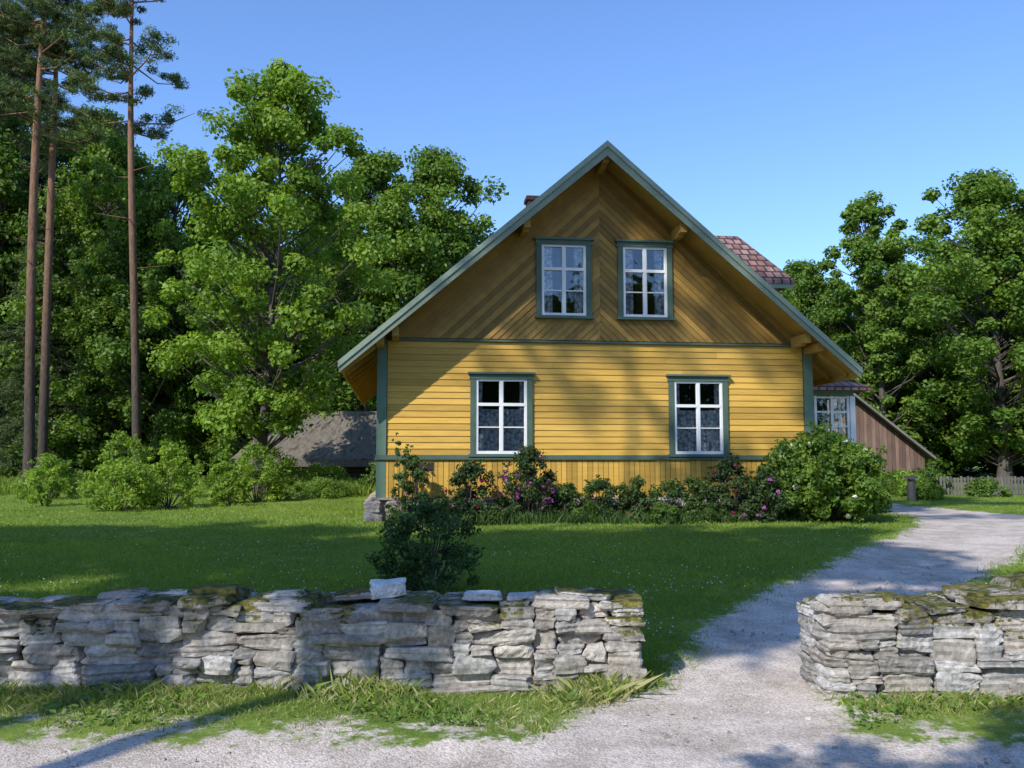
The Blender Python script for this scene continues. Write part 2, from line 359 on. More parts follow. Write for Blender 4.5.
# ------------------------------------------------------------------ stone walls
def cubegrid(nu,nv,nw):
    V=[];F=[]
    def face(fn,a,b):
        k=len(V)
        for i in range(a+1):
            for j in range(b+1): V.append(fn(-1+2*i/a,-1+2*j/b))
        for i in range(a):
            for j in range(b):
                F.append((k+i*(b+1)+j,k+(i+1)*(b+1)+j,k+(i+1)*(b+1)+j+1,k+i*(b+1)+j+1))
    face(lambda a,b:(a,-1,b),nu,nw); face(lambda a,b:(-a,1,b),nu,nw)
    face(lambda a,b:(a,b,1),nu,nv); face(lambda a,b:(-a,b,-1),nu,nv)
    face(lambda a,b:(1,a,b),nv,nw); face(lambda a,b:(-1,-a,b),nv,nw)
    return np.array(V,float),np.array(F)
CGV,CGF=cubegrid(14,7,6)
def stone(q,cx,cy,cz,lx,ly,lz,m=0,a=None,rz=None,tilt=None,k=18,rough=1.0):
    p=CGV.copy(); nr=(np.abs(p)**k).sum(1)**(1/k); p=p/nr[:,None]
    for _ in range(9):
        nn=rng.normal(size=3)*[1,.9,.8]; nn/=np.linalg.norm(nn); sup=np.abs(nn).sum(); d=sup*rng.uniform(.77,.97)
        ex=p@nn-d; p=p-np.clip(ex,0,None)[:,None]*nn
    sk=rng.normal(0,.08,6)
    x=p[:,0]*(1+sk[0]*p[:,2]+sk[1]*p[:,1]); y=p[:,1]*(1+sk[2]*p[:,0]); z=p[:,2]*(1+sk[3]*p[:,0]*1.5+sk[4]*p[:,1])
    P=np.stack([x*lx/2,y*ly/2,z*lz/2],1)
    for f,am in ((9,.006),(26,.0042),(60,.003)):
        K=rng.normal(0,f,(3,3)); ph=rng.uniform(0,6.28,3)
        P+= rough*am*np.sin(P@K+ph)*[1,1,.6]
    led=.0035*np.sign(np.sin(P[:,2]*rng.uniform(60,150)+rng.uniform(0,6)))
    P[:,1]+=led*np.sign(P[:,1]); P[:,0]+=led*np.sign(P[:,0])
    rz=rng.normal(0,.06) if rz is None else rz; t=rng.normal(0,.03) if tilt is None else tilt
    c,s=math.cos(rz),math.sin(rz); P=np.stack([P[:,0]*c-P[:,1]*s,P[:,0]*s+P[:,1]*c,P[:,2]],1)
    c,s=math.cos(t),math.sin(t); P=np.stack([P[:,0]*c-P[:,2]*s,P[:,1],P[:,0]*s+P[:,2]*c],1)
    q.add(P+[cx,cy,cz],CGF,m,rng.uniform(0,1) if a is None else a)
def wall(name,x0,x1,yf,topf,extra):
    q=Q(); T=.62; dx=.02
    for layer in (0,1):
        n=int((x1-x0)/dx); prof=np.zeros(n)-.05; tgt=np.array([topf(x0+i*dx) for i in range(n)])
        for it in range(3000):
            d=np.where(prof<tgt-.03,prof,9); i=int(d.argmin())
            if d[i]>8: break
            a=i
            while a>0 and abs(prof[a-1]-prof[i])<.014: a-=1
            b=i
            while b<n-1 and abs(prof[b+1]-prof[i])<.014: b+=1
            run=(b-a+1)*dx; h=float(np.clip(rng.normal(.092,.028),.045,.15))
            want=float(np.clip(rng.gamma(5,.06)*(.7+h*4),.14,.55))
            left=rng.random()<.5
            if run<want*1.4: Ln=run; sa_=a
            else:
                Ln=want; sa_=a if left else b+1-int(Ln/dx)
            k=max(1,int(round(Ln/dx)))
            if Ln<.1:
                nb=[prof[j] for j in (a-1,b+1) if 0<=j<n]
                h=max(.02,min(nb)-prof[i]) if nb else .03; h=min(h,.12)
            z0=float(prof[sa_:sa_+k].min()); h=min(h,max(.035,tgt[i]-z0+.03))
            L_=k*dx; cx=x0+(sa_+k/2)*dx
            dep=rng.uniform(.28,.36); jit=rng.normal(0,.022)
            cy=(yf+dep/2+jit) if layer==0 else (yf+T-dep/2+jit)
            stone(q,cx,cy,z0+h/2,L_+.014,dep,h+.010)
            prof[sa_:sa_+k]=z0+h
    q.box(x0+.12,x1-.12,yf+.09,yf+T-.09,-.05,min(topf(x0+.3),topf(x1-.3))-.1,0,.0)
    x=x0
    while x<x1-.1:
        L_=rng.uniform(.22,.6); L_=min(L_,x1+.03-x)
        for (yy0,yy1) in ((yf-.02,yf+.33),(yf+.3,yf+T+.02)):
            h=rng.uniform(.035,.085)
            if rng.random()<.82: stone(q,x+L_/2,(yy0+yy1)/2+rng.normal(0,.03),topf(x+L_/2)+h/2-.012,L_*rng.uniform(.85,1.05),(yy1-yy0)*rng.uniform(.85,1.1),h)
        x+=L_
    for e in extra: stone(q,*e)
    return q.obj(name,[M_stone,M_dark,M_white])
wall('dry_stone_wall',-7.5,.95,6.68,lambda x:.575+.02*math.sin(x*2.1)+.014*math.sin(x*5.3),[
 (-.93,6.95,.69,.28,.22,.12,2,.9,.2,.06),(-.22,6.9,.65,.26,.22,.05,2,.8),(.12,6.86,.645,.3,.2,.045,2,.3),(-2.25,6.95,.67,.32,.26,.08,0,.1),(.55,6.9,.655,.42,.3,.06,0,.9),(-1.15,7.0,.645,.4,.3,.05,0,.5),(-2.95,6.98,.65,.3,.26,.05,0,.3),(.80,6.80,.585,.30,.24,.06,2,.1,-.1,-.12),(-1.7,6.9,.655,.3,.2,.05,0,.9)])
wall('dry_stone_wall',2.2,5.6,6.40,lambda x:.575+.035*(x-2.1)+.012*math.sin(x*4),[
 (2.48,6.62,.655,.5,.36,.07,0,.8),(3.45,6.7,.69,.45,.4,.08,0,.25,.1,.05),(3.98,6.75,.75,.62,.5,.15,0,.05,.1,.12),(4.5,6.7,.79,.5,.4,.14,0,.2)])

# ------------------------------------------------------------------ house
H=bpy.data.objects.new('yellow_wooden_house',None); col.objects.link(H)
H.location=(-2.914,19.5,0); H.rotation_euler=(0,0,math.radians(7))
WD=9.89; CS=4.92; SL=.862; AP=8.62; DEP=10.5
LW=[(2.01,3.38,1.765,3.62),(6.49,7.86,1.765,3.62)]
UW=[(3.47,4.72,4.84,6.66),(5.33,6.59,4.84,6.66)]
ins=.10
q=Q(); zb=1.80
while zb<4.30:
    zt=min(zb+.138,4.31)
    segs=[]; x=.2
    for (s0,s1,z0,z1) in LW:
        if zt>z0+ins*.5 and zb<z1-ins*.5: segs.append((x,s0+ins)); x=s1-ins
    segs.append((x,WD-.2))
    for (a0,a1) in segs:
        parts=[a0]
        if a1-a0>4: parts+= [a0+R0.uniform(1.5,a1-a0-1.5)]
        parts.append(a1)
        for u0,u1 in zip(parts[:-1],parts[1:]):
            q.hexa([(u0,-.03,zb),(u1-.004,-.03,zb),(u1-.004,.08,zb),(u0,.08,zb),(u0,-.012,zt),(u1-.004,-.012,zt),(u1-.004,.08,zt),(u0,.08,zt)],0,R0.random())
    zb+=.138
q.obj('facade_boards',[M_yel],H)
q=Q(); x=.02
while x<WD-.02:
    w=.118; q.box(x,x+w-.012,-.06,.02,.885+R0.uniform(-.004,.004),1.70,0,R0.random()); x+=w
q.box(0,WD,-.03,.08,.88,1.72,0,.2)
q.obj('skirt_boards',[M_yel],H)
q=Q()
q.box(-.06,WD+.06,-.11,.05,1.70,1.735,0); q.box(-.04,WD+.04,-.085,.05,1.735,1.797,0)
q.box(0.22,WD-.22,-.075,.05,4.30,4.345,0)
q.box(-.02,.19,-.065,.24,1.80,4.36,1); q.box(WD-.19,WD+.02,-.065,.24,1.80,4.36,1)
q.box(-.02,.19,-.068,.24,.885,1.69,1); q.box(WD-.19,WD+.02,-.068,.24,.885,1.69,1)
q.obj('green_trim',[M_grn,M_post],H)
q=Q(); q.box(.88,1.22,-.075,-.05,1.46,1.66,0)
for k in range(4): q.box(.91,1.19,-.085,-.076,1.49+k*.04,1.51+k*.04,0,.2)
q.obj('foundation_vent',[M_log],H)
q=Q()
q.box(0,.12,.1,DEP,.9,4.4,0,.4); q.box(WD-.12,WD,.1,DEP,.9,4.4,0,.4); q.box(0.12,WD-.12,DEP-.12,DEP,.9,4.4,0,.4)
q.box(.12,WD-.12,.1,DEP-.12,4.40,4.5,1); q.box(.12,WD-.12,.1,DEP-.12,.95,1.0,1)
q.box(.3,WD-.3,3.4,3.5,1.0,4.4,1); q.box(2.5,7.4,3.4,3.5,4.5,6.9,1)
for sgn in (-1,1):
    q.hexa([(CS,DEP-.1,4.4),(CS+sgn*4.95,DEP-.1,4.4),(CS+sgn*4.95,DEP,4.4),(CS,DEP,4.4),(CS,DEP-.1,8.4),(CS+sgn*4.95,DEP-.1,4.45),(CS+sgn*4.95,DEP,4.45),(CS,DEP,8.4)],0,.4)
q.obj('side_walls',[M_yel,M_dark],H)
q=Q()
stx=-.26
while stx<WD+.05:
    for zz in (.12,.40,.66):
        w=R0.uniform(.3,.5)
        stone(q,stx+w/2+R0.uniform(-.08,.08),.04,zz+R0.uniform(-.03,.03)+.04,w,.4,.29,0,k=5)
    stx+=.4
for k in range(10):
    for zz in (.12,.40,.66): stone(q,-.05,.4+k*.5,zz+.04,.38,.5,.29,0,k=5)
q.box(-.02,WD+.02,.0,DEP,.2,.86,0,.2); q.box(-.12,WD+.1,-.1,.3,.84,.884,0,.6)
q.obj('stone_foundation',[M_found],H)

def gable_half(sgn):
    z0=4.36
    w0,w1,wz0,wz1 = UW[0] if sgn<0 else UW[1]
    w0+=ins; w1-=ins; wz0+=ins; wz1-=ins
    def pl(p,n): return (Vector(p),Vector(n))
    base=[pl((CS,0,0),(sgn,0,0)), pl((0,0,z0),(0,0,1)), pl((CS,0,AP-.1),(-sgn*SL,0,-1))]
    regions=[[pl((0,0,wz0),(0,0,-1))],[pl((0,0,wz1),(0,0,1))],
             [pl((0,0,wz0),(0,0,1)),pl((0,0,wz1),(0,0,-1)),pl((w0,0,0),(-1,0,0))],
             [pl((0,0,wz0),(0,0,1)),pl((0,0,wz1),(0,0,-1)),pl((w1,0,0),(1,0,0))]]
    bw=.125; ang=math.radians(43)
    d=np.array([math.cos(ang)*(-sgn),0,math.sin(ang)]); nrm=np.array([math.sin(ang)*sgn,0,math.cos(ang)])
    out=Q()
    rs=random.Random(3+sgn); vals=[rs.random() for _ in range(200)]
    for reg in regions:
        bm=bmesh.new(); lay=bm.faces.layers.float.new('v')
        o=np.array([CS,0,6.0])
        for k in range(-60,60):
            c=o+nrm*bw*k; a=c-d*9; b=c+d*9; up=nrm*bw
            P=[a+[0,-.085,0],b+[0,-.085,0],b+[0,.06,0],a+[0,.06,0],a+up+[0,-.066,0],b+up+[0,-.066,0],b+up+[0,.06,0],a+up+[0,.06,0]]
            vs=[bm.verts.new(p) for p in P]
            for f in [(0,3,2,1),(4,5,6,7),(0,1,5,4),(1,2,6,5),(2,3,7,6),(3,0,4,7)]:
                ff=bm.faces.new([vs[i] for i in f]); ff[lay]=vals[k+60]
        for co,no in base+reg:
            geom=bm.verts[:]+bm.edges[:]+bm.faces[:]
            bmesh.ops.bisect_plane(bm,geom=geom,dist=1e-5,plane_co=co,plane_no=no,clear_inner=True)
        for f in bm.faces:
            vs=[v.co[:] for v in f.verts]
            mid=lambda a,b: tuple((np.array(a)+np.array(b))/2)
            if len(vs)==4: out.add(vs,[(0,1,2,3)],0,f[lay])
            elif len(vs)==3: out.add([vs[0],vs[1],vs[2],mid(vs[2],vs[0])],[(0,1,2,3)],0,f[lay])
            elif len(vs)==5:
                out.add(vs,[(0,1,2,3)],0,f[lay]); out.add([vs[0],vs[3],vs[4],mid(vs[4],vs[0])],[(0,1,2,3)],0,f[lay])
            elif len(vs)==6: out.add(vs,[(0,1,2,3),(0,3,4,5)],0,f[lay])
        bm.free()
    return out
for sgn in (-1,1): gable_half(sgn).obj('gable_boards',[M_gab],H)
FO=-.92; BK=DEP+.7
q=Q()
for sgn in (-1,1):
    e=5.66
    def P(d,t,z): return (CS+sgn*d,t,z)
    zt0,zt1=AP,AP-SL*e; th=.10
    q.hexa([P(0,FO,zt0-th),P(e,FO,zt1-th),P(e,BK,zt1-th),P(0,BK,zt0-th),P(0,FO,zt0),P(e,FO,zt1),P(e,BK,zt1),P(0,BK,zt0)],0)
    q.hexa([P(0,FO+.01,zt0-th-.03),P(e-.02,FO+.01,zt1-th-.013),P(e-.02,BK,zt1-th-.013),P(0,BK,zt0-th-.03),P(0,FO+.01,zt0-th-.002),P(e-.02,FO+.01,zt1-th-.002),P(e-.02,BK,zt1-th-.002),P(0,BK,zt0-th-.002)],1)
    ee=e+.04
    q.hexa([P(0,FO-.03,AP-.30),P(ee,FO-.03,AP-SL*ee-.30+.08),P(ee,FO,AP-SL*ee-.22),P(0,FO,AP-.30),P(0,FO-.03,AP-.06),P(ee,FO-.03,AP-SL*ee-.06),P(ee,FO,AP-SL*ee-.06),P(0,FO,AP-.06)],2,.2)
    q.hexa([P(0,FO-.06,AP-.10),P(ee+.02,FO-.06,AP-SL*(ee+.02)-.10),P(ee+.02,FO+.05,AP-SL*(ee+.02)-.10),P(0,FO+.05,AP-.10),P(0,FO-.06,AP+.035),P(ee+.02,FO-.06,AP-SL*(ee+.02)+.035),P(ee+.02,FO+.05,AP-SL*(ee+.02)+.035),P(0,FO+.05,AP+.035)],2,.9)
    q.box(*(sorted([CS+sgn*(e-.03),CS+sgn*(e)])),FO+.02,BK,zt1-.24,zt1-.105,1)
    for d,dz in ((0.0,.17),(1.75,.16),(4.55,.16)):
        if sgn<0 and d==0: continue
        z=AP-SL*d-th-.04
        c=CS+sgn*d
        q.box(c-.07,c+.07,FO+.12,.1,z-.20-.06,z-.06,1,.3)
        q.box(c-.07,c+.07,FO+.35,-.1,z-.30,z-.262,1,.3)
    c=CS+sgn*4.95+(-sgn)*.08
    q.box(c-.08,c+.08,FO+.15,.1,4.12,4.30,1,.4)
for sgn in (-1,1):
    for k in range(13):
        t=-.5+k*.85
        x0,x1=CS+sgn*4.97,CS+sgn*5.6
        q.hexa([(x0,t,AP-SL*4.97-.28),(x1,t,AP-SL*5.6-.22),(x1,t+.09,AP-SL*5.6-.22),(x0,t+.09,AP-SL*4.97-.28),(x0,t,AP-SL*4.97-.12),(x1,t,AP-SL*5.6-.12),(x1,t+.09,AP-SL*5.6-.12),(x0,t+.09,AP-SL*4.97-.12)],1,.4)
q.obj('main_roof',[M_tile,M_sof,M_bar],H)
q=Q(); q.box(4.15,4.65,6,6.5,7.8,9.35,0); q.box(4.1,4.7,5.95,6.55,9.35,9.47,0,.1); q.obj('chimney',[M_brick],H)

def window(nm,s0,s1,z0,z1,tf,lace,par=H):
    g=Q(); cw=.12; F=tf-.055
    g.box(s0,s0+cw,F,tf+.06,z0+.06,z1-.15,0); g.box(s1-cw,s1,F,tf+.06,z0+.06,z1-.15,0)
    g.box(s0-.02,s1+.02,F-.012,tf+.06,z1-.15,z1-.04,0); g.box(s0-.06,s1+.06,F-.07,tf+.06,z1-.04,z1,0,.8)
    g.box(s0-.04,s1+.04,F-.05,tf+.06,z0-.0,z0+.06,0,.8)
    a0,a1,b0,b1=s0+cw,s1-cw,z0+.06,z1-.15; D=tf-.005
    fw=.045
    g.box(a0,a0+fw,D-.03,D+.05,b0,b1,1); g.box(a1-fw,a1,D-.03,D+.05,b0,b1,1)
    g.box(a0+fw,a1-fw,D-.028,D+.05,b0,b0+fw+.02,1); g.box(a0+fw,a1-fw,D-.028,D+.05,b1-fw,b1,1)
    mid=(a0+a1)/2; tr=b0+(b1-b0)*.66
    g.box(mid-.033,mid+.033,D-.032,D+.05,b0+fw+.02,b1-fw,1)
    for (u0,u1) in ((a0+fw,mid-.033),(mid+.033,a1-fw)):
        g.box(u0,u1,D-.034,D+.05,tr-.033,tr+.033,1)
        mz=b0+(tr-b0)*.54
        g.box(u0,u1,D-.015,D+.03,mz-.012,mz+.012,1)
        for (v0,v1) in ((b0+fw+.02,tr-.033),(tr+.033,b1-fw)):
            g.box(u0,u0+.014,D-.02,D+.03,v0,v1,1); g.box(u1-.014,u1,D-.02,D+.03,v0,v1,1)
    g.obj(nm,[M_grn,M_wht],par)
    g=Q(); g.add([(a0,D+.015,b0),(a1,D+.015,b0),(a1,D+.015,b1),(a0,D+.015,b1)],[(0,1,2,3)]); g.obj(nm+'_glass',[M_glass],par)
    g=Q()
    def curt(u0,u1,v0,v1,wv):
        n=60; X=np.linspace(u0,u1,n); Y=D+.085+.016*np.sin(X*wv)+.007*np.sin(X*wv*2.3)
        V=np.concatenate([np.stack([X,Y,np.full(n,v0)],1),np.stack([X,Y,np.full(n,v1)],1)])
        g.add(V,[(i,i+1,n+i+1,n+i) for i in range(n-1)])
    if lace:
        curt(a0+.02,a1-.02,b0,b0+(b1-b0)*.60,55); curt(a0+.02,a0+.15,b0+(b1-b0)*.60,b1,50); curt(a1-.15,a1-.02,b0+(b1-b0)*.60,b1,50)
    else:
        curt(a0+.02,a0+.26,b0,b1,60); curt(a1-.26,a1-.02,b0,b1,60)
    g.obj(nm+'_curtain',[M_lace],par)
for i,w in enumerate(LW): window('lower_window_%d'%(i+1),*w,-.03,True)
for i,w in enumerate(UW): window('upper_window_%d'%(i+1),*w,-.08,False)

q=Q(); t0,t1=1.55,4.9; tm=(t0+t1)/2; ez=6.12; rz_=7.72; ex=10.12; hx=9.45
def roofquad(A,B,C,D,m=0,th=.09):
    A,B,C,D=[np.array(p,float) for p in (A,B,C,D)]
    dn=np.array([0,0,th]); q.hexa([A-dn,B-dn,C-dn,D-dn,A,B,C,D],m)
roofquad((5.7,t0-.35,ez),(ex,t0-.35,ez),(hx,tm,rz_),(5.7,tm,rz_))
roofquad((ex,t1+.35,ez),(5.7,t1+.35,ez),(5.7,tm,rz_),(hx,tm,rz_))
roofquad((ex+.001,t0-.35,ez),(ex+.001,t1+.35,ez),(hx+.001,tm+.02,rz_),(hx+.001,tm-.02,rz_))
q.obj('dormer_roof',[M_tile],H)
q=Q(); q.box(6.2,9.85,t0,t0+.1,4.6,6.2,0); q.box(6.2,9.85,t1-.1,t1,4.6,6.2,0); q.box(9.75,9.85,t0+.1,t1-.1,4.4,6.2,0)
q.box(5.8,ex-.02,t0-.33,t0-.29,ez-.2,ez-.09,1); q.obj('dormer_walls',[M_gab,M_bar],H)
V0,V1,T0,T1=WD,12.35,2.7,6.6
q=Q()
q.box(V0,V1,T0,T0+.1,.6,1.75,0); q.box(V1-.1,V1,T0+.1,T1,.6,1.75,0); q.box(V0,V1,T0,T0+.1,3.38,3.55,1,.6); q.box(V1-.1,V1,T0+.1,T1,3.38,3.55,1,.6)
q.box(V1-.12,V1+.02,T0-.03,T0+.12,.6,3.38,2,.6); q.box(V0,V1-.12,T0+.0,T0+.1,1.75,1.82,2)
n=5
for k in range(n+1):
    x=V0+.04+(V1-.2-V0)*k/n; q.box(x-.035,x+.035,T0,T0+.08,1.82,3.38,2)
for zz in (2.2,2.58,2.96,3.34): 
    for j in range(n):
        xa=V0+.04+(V1-.2-V0)*j/n+.035; xb=V0+.04+(V1-.2-V0)*(j+1)/n-.035
        q.box(xa,xb,T0+.01,T0+.07,zz-.022,zz+.022,2)
for k in range(9):
    y=T0+.3+k*.42; q.box(V1-.09,V1-.01,y-.03,y+.03,1.75,3.38,2)
q.obj('veranda',[M_yel,M_post,M_wht],H)
q=Q(); q.add([(V0,T0+.05,1.8),(V1-.1,T0+.05,1.8),(V1-.1,T0+.05,3.38),(V0,T0+.05,3.38)],[(0,1,2,3)]); q.obj('veranda_glass',[M_glass],H)
q=Q(); q.box(V0+.05,V1-.3,T0+.9,T0+.95,.7,3.4,0); q.obj('veranda_inner_wall',[M_dark],H)
q=Q()
roofquad((V0,T0-.35,3.60),(V1+.35,T0-.35,3.60),(V1-.6,T0+1.2,4.15),(V0,T0+1.2,4.15))
roofquad((V1+.35,T0-.35,3.601),(V1+.35,T1+.35,3.601),(V1-.6,T1-1,4.151),(V1-.6,T0+1.2,4.151))
q.obj('veranda_roof',[M_tile],H)

# ------------------------------------------------------------------ board barn (right)
B=bpy.data.objects.new('wooden_barn',None); col.objects.link(B); B.location=(12.0,32,0); B.rotation_euler=(0,0,math.radians(4))
q=Q(); x=-3
while x<2.68:
    w=R0.uniform(.11,.17)
    q.hexa([(x,0,.4),(x+w-.012,0,.4),(x+w-.012,.05,.4),(x,.05,.4),(x,0,4.02-.78*abs(x)),(x+w-.012,0,4.02-.78*abs(x+w)),(x+w-.012,.05,4.02-.78*abs(x+w)),(x,.05,4.02-.78*abs(x))],0,R0.random()); x+=w
q.box(-2.85,-2.7,.06,7,.4,1.7,0); q.box(2.55,2.7,.06,7,.4,1.7,0); q.box(-2.7,2.55,.06,.1,.4,1.7,0,.2)
q.obj('board_walls',[M_brown],B)
q=Q()
for sgn in (-1,1):
    q.hexa([(0,-.3,4.05),(sgn*2.95,-.3,4.05-.78*2.95),(sgn*2.95,7.2,4.05-.78*2.95),(0,7.2,4.05),(0,-.3,4.12),(sgn*2.95,-.3,4.12-.78*2.95),(sgn*2.95,7.2,4.12-.78*2.95),(0,7.2,4.12)],0)
    q.hexa([(0,-.34,4.03),(sgn*2.95,-.34,4.03-.78*2.95),(sgn*2.95,-.31,4.03-.78*2.95),(0,-.31,4.03),(0,-.34,4.13),(sgn*2.95,-.34,4.13-.78*2.95),(sgn*2.95,-.31,4.13-.78*2.95),(0,-.31,4.13)],0,1)
q.obj('barn_roof',[M_grey],B)

# thatched barn (left)
B=bpy.data.objects.new('thatched_barn',None); col.objects.link(B); B.location=(-8.1,40,0); B.rotation_euler=(0,0,math.radians(-6))
q=Q()
for k in range(8): q.tube([(-2.9,-1.5,.75+k*.18),(2.9,-1.5,.75+k*.18)],.1,8,0); q.tube([(2.8,-1.6,.75+k*.18),(2.8,2,.75+k*.18)],.1,8,0); q.tube([(-2.8,-1.6,.75+k*.18),(-2.8,2,.75+k*.18)],.1,8,0)
q.box(-2.7,2.7,1.8,1.9,.6,2,0)
q.obj('log_walls',[M_log],B)
q=Q()
A=[(-3.6,-2.3,1.75),(3.6,-2.3,1.75),(3.6,2.6,1.75),(-3.6,2.6,1.75)]; T=[(-2.1,0.05,3.75),(2.1,0.05,3.75),(2.1,.25,3.75),(-2.1,.25,3.75)]
def lerpq(P00,P10,P11,P01,nu,nv,amp):
    U,Vv=np.meshgrid(np.linspace(0,1,nu+1),np.linspace(0,1,nv+1)); U=U[...,None];Vv=Vv[...,None]
    P=(1-U)*(1-Vv)*np.array(P00)+U*(1-Vv)*np.array(P10)+U*Vv*np.array(P11)+(1-U)*Vv*np.array(P01)
    P=P+rng.normal(0,amp,P.shape)*((U>0)&(U<1)); ix=np.arange((nu+1)*(nv+1)).reshape(nv+1,nu+1)
    q.add(P.reshape(-1,3),np.stack([ix[:-1,:-1],ix[:-1,1:],ix[1:,1:],ix[1:,:-1]],-1).reshape(-1,4),0,.5)
for i in range(4):
    j=(i+1)%4; lerpq(A[i],A[j],T[j],T[i],40,16,.035)
    a,b=np.array(A[i]),np.array(A[j]); q.add([a-[0,0,.3],b-[0,0,.3],b,a],[(0,1,2,3)],0,.3)
q.add(A,[(0,1,2,3)]); q.add(T,[(0,1,2,3)])
q.tube([(-2.3,.15,3.78),(2.3,.15,3.78)],.12,8,0)
q.obj('thatch',[M_thatch],B)

q=Q(); x=14.2
while x<26:
    z=float(gz(x,30)); h=.62+R0.uniform(-.03,.03); yy_=30+(x-14)*.12
    q.box(x,x+.07,yy_,yy_+.02,z-.05,z+h,0,R0.random()); x+=.12
for zz in (.12,.45): q.hexa([(14.2,30.05,.58+zz),(26,31.47,.62+zz),(26,31.51,.62+zz),(14.2,30.09,.58+zz),(14.2,30.05,.66+zz),(26,31.47,.7+zz),(26,31.51,.7+zz),(14.2,30.09,.66+zz)],0)
q.obj('picket_fence',[M_grey])
q=Q(); q.tube([(11.9,27,.35),(11.9,27,.9),(11.92,27.0,1.15)],[.13,.12,.11],10,0); q.tube([(11.9,27,1.15),(11.9,27,1.2)],[.2,.19],10,0); q.box(11.75,12.05,26.85,27.15,1.2,1.24,0)
q.tube([(11.92,27,.4),(11.92,27,.41)],[.25,.2],10,0)
q.obj('bird_bath_post',[M_grey])

# ------------------------------------------------------------------ trees
def clump_leaves(q,C,rad,n,size,asp,m,flat=.75,up=.45,vb=None,shell=.45):
    C=np.asarray(C); k=len(C); rad=np.broadcast_to(rad,(k,)); idx=np.repeat(np.arange(k),n)
    d=rng.normal(size=(len(idx),3)); d/=np.linalg.norm(d,axis=1)[:,None]
    r=rad[idx]*rng.uniform(0,1,len(idx))**shell*rng.uniform(.85,1.25,len(idx))
    off=d*r[:,None]*[1,1,flat]
    P=C[idx]+off; nrm=d*.7+rng.normal(0,.55,d.shape)+[0,0,up]
    cv=rng.uniform(.15,.85,k) if vb is None else vb
    v=cv[idx]+rng.normal(0,.15,len(idx)); s=size*rng.uniform(.6,1.4,len(idx))
    q.leaves(P,nrm,s,s*asp,m,v)
def broad(name,Ht,R,base,nc,nl,size,leafm,trunk_r=.2,power=.6,skew=.8,asp=.75,lean=0,cr=(.14,.30),wob=1.0):
    q=Q(); zs=np.linspace(0,Ht*.88,12); wig=np.cumsum(rng.normal(0,.06,(12,2)),axis=0)*np.linspace(0,1,12)[:,None]*2
    tp=np.stack([wig[:,0]+lean*zs/Ht,wig[:,1],zs],1); q.tube(tp,np.linspace(trunk_r,.03,12)*(1+.5*np.exp(-zs*2)),10,0)
    t=rng.uniform(0.02,1,nc)**.9; an=rng.uniform(0,2*np.pi,nc); ph=rng.uniform(0,6,3)
    prof=np.sin(np.pi*np.clip(t,0,1)**skew)**power
    lob=1+wob*(.22*np.sin(3*an+ph[0]+t*7)+.16*np.sin(5*an+ph[1]-t*11)+.12*np.sin(t*26+2*an))
    rr=R*prof*lob*np.sqrt(rng.uniform(.08,1,nc)); z=base+(Ht-base)*t
    cx=np.interp(z,zs,tp[:,0]); cy=np.interp(z,zs,tp[:,1])
    C=np.stack([cx+rr*np.cos(an),cy+rr*np.sin(an),z+rng.normal(0,.2,nc)],1)
    rad=R*rng.uniform(cr[0],cr[1],nc)
    for c,r_ in zip(C,rr):
        zb=max(base*.7,c[2]-r_*.6-.4); zb=min(zb,Ht*.85); b=np.array([np.interp(zb,zs,tp[:,0]),np.interp(zb,zs,tp[:,1]),zb])
        mid=(b+c)/2+[0,0,-.1*r_]+rng.normal(0,.1,3); q.tube([b,mid,c],[.02+.01*r_,.015+.006*r_,.01],5,0)
    clump_leaves(q,C,rad,nl,size,asp,1)
    return q.mesh(name,[M_bark,leafm],smooth_m=(0,))
def pine(name,Ht,base,R,nb,nl,tr=.2,leafm=L_needle,bend=.4,lowdead=8):
    q=Q(); zs=np.linspace(0,Ht,16); tp=np.stack([bend*np.sin(zs/Ht*3+rng.uniform(0,3)),bend*.6*np.sin(zs/Ht*2.2),zs],1); tp[:,:2]-=tp[0,:2]
    q.tube(tp,np.interp(zs,[0,.6,Ht*.6,Ht],[tr*1.35,tr,tr*.7,.03]),12,0)
    C=[];rad=[]
    for i in range(nb):
        t=rng.uniform(0,1)**.8; z=base+(Ht-base)*t; a=rng.uniform(0,6.28); ln=R*(.35+.75*math.sin(math.pi*min(1,.25+.75*t)))*rng.uniform(.5,1.15)
        b=np.array([np.interp(z,zs,tp[:,0]),np.interp(z,zs,tp[:,1]),z]); dirn=np.array([math.cos(a),math.sin(a),0])
        e=b+dirn*ln+[0,0,ln*rng.uniform(.0,.45)]; mid=(b+e)/2+[0,0,-.12*ln]+rng.normal(0,.08,3)
        q.tube([b,mid,e],[.04,.025,.01],5,0)
        for k in range(int(3+ln*2.2)):
            f=rng.uniform(.3,1.05); p=b+(e-b)*f+rng.normal(0,.22,3)*[1,1,.5]; C.append(p); rad.append(rng.uniform(.18,.42))
    for i in range(lowdead):
        z=rng.uniform(base*.45,base); a=rng.uniform(0,6.28); b=np.array([np.interp(z,zs,tp[:,0]),np.interp(z,zs,tp[:,1]),z]); ln=rng.uniform(.4,1.5)
        q.tube([b,b+np.array([math.cos(a),math.sin(a),.1])*ln],[.025,.008],4,0)
    clump_leaves(q,np.array(C),np.array(rad),nl,.16,.22,1,.55,.2)
    return q.mesh(name,[M_pbark,leafm],smooth_m=(0,))
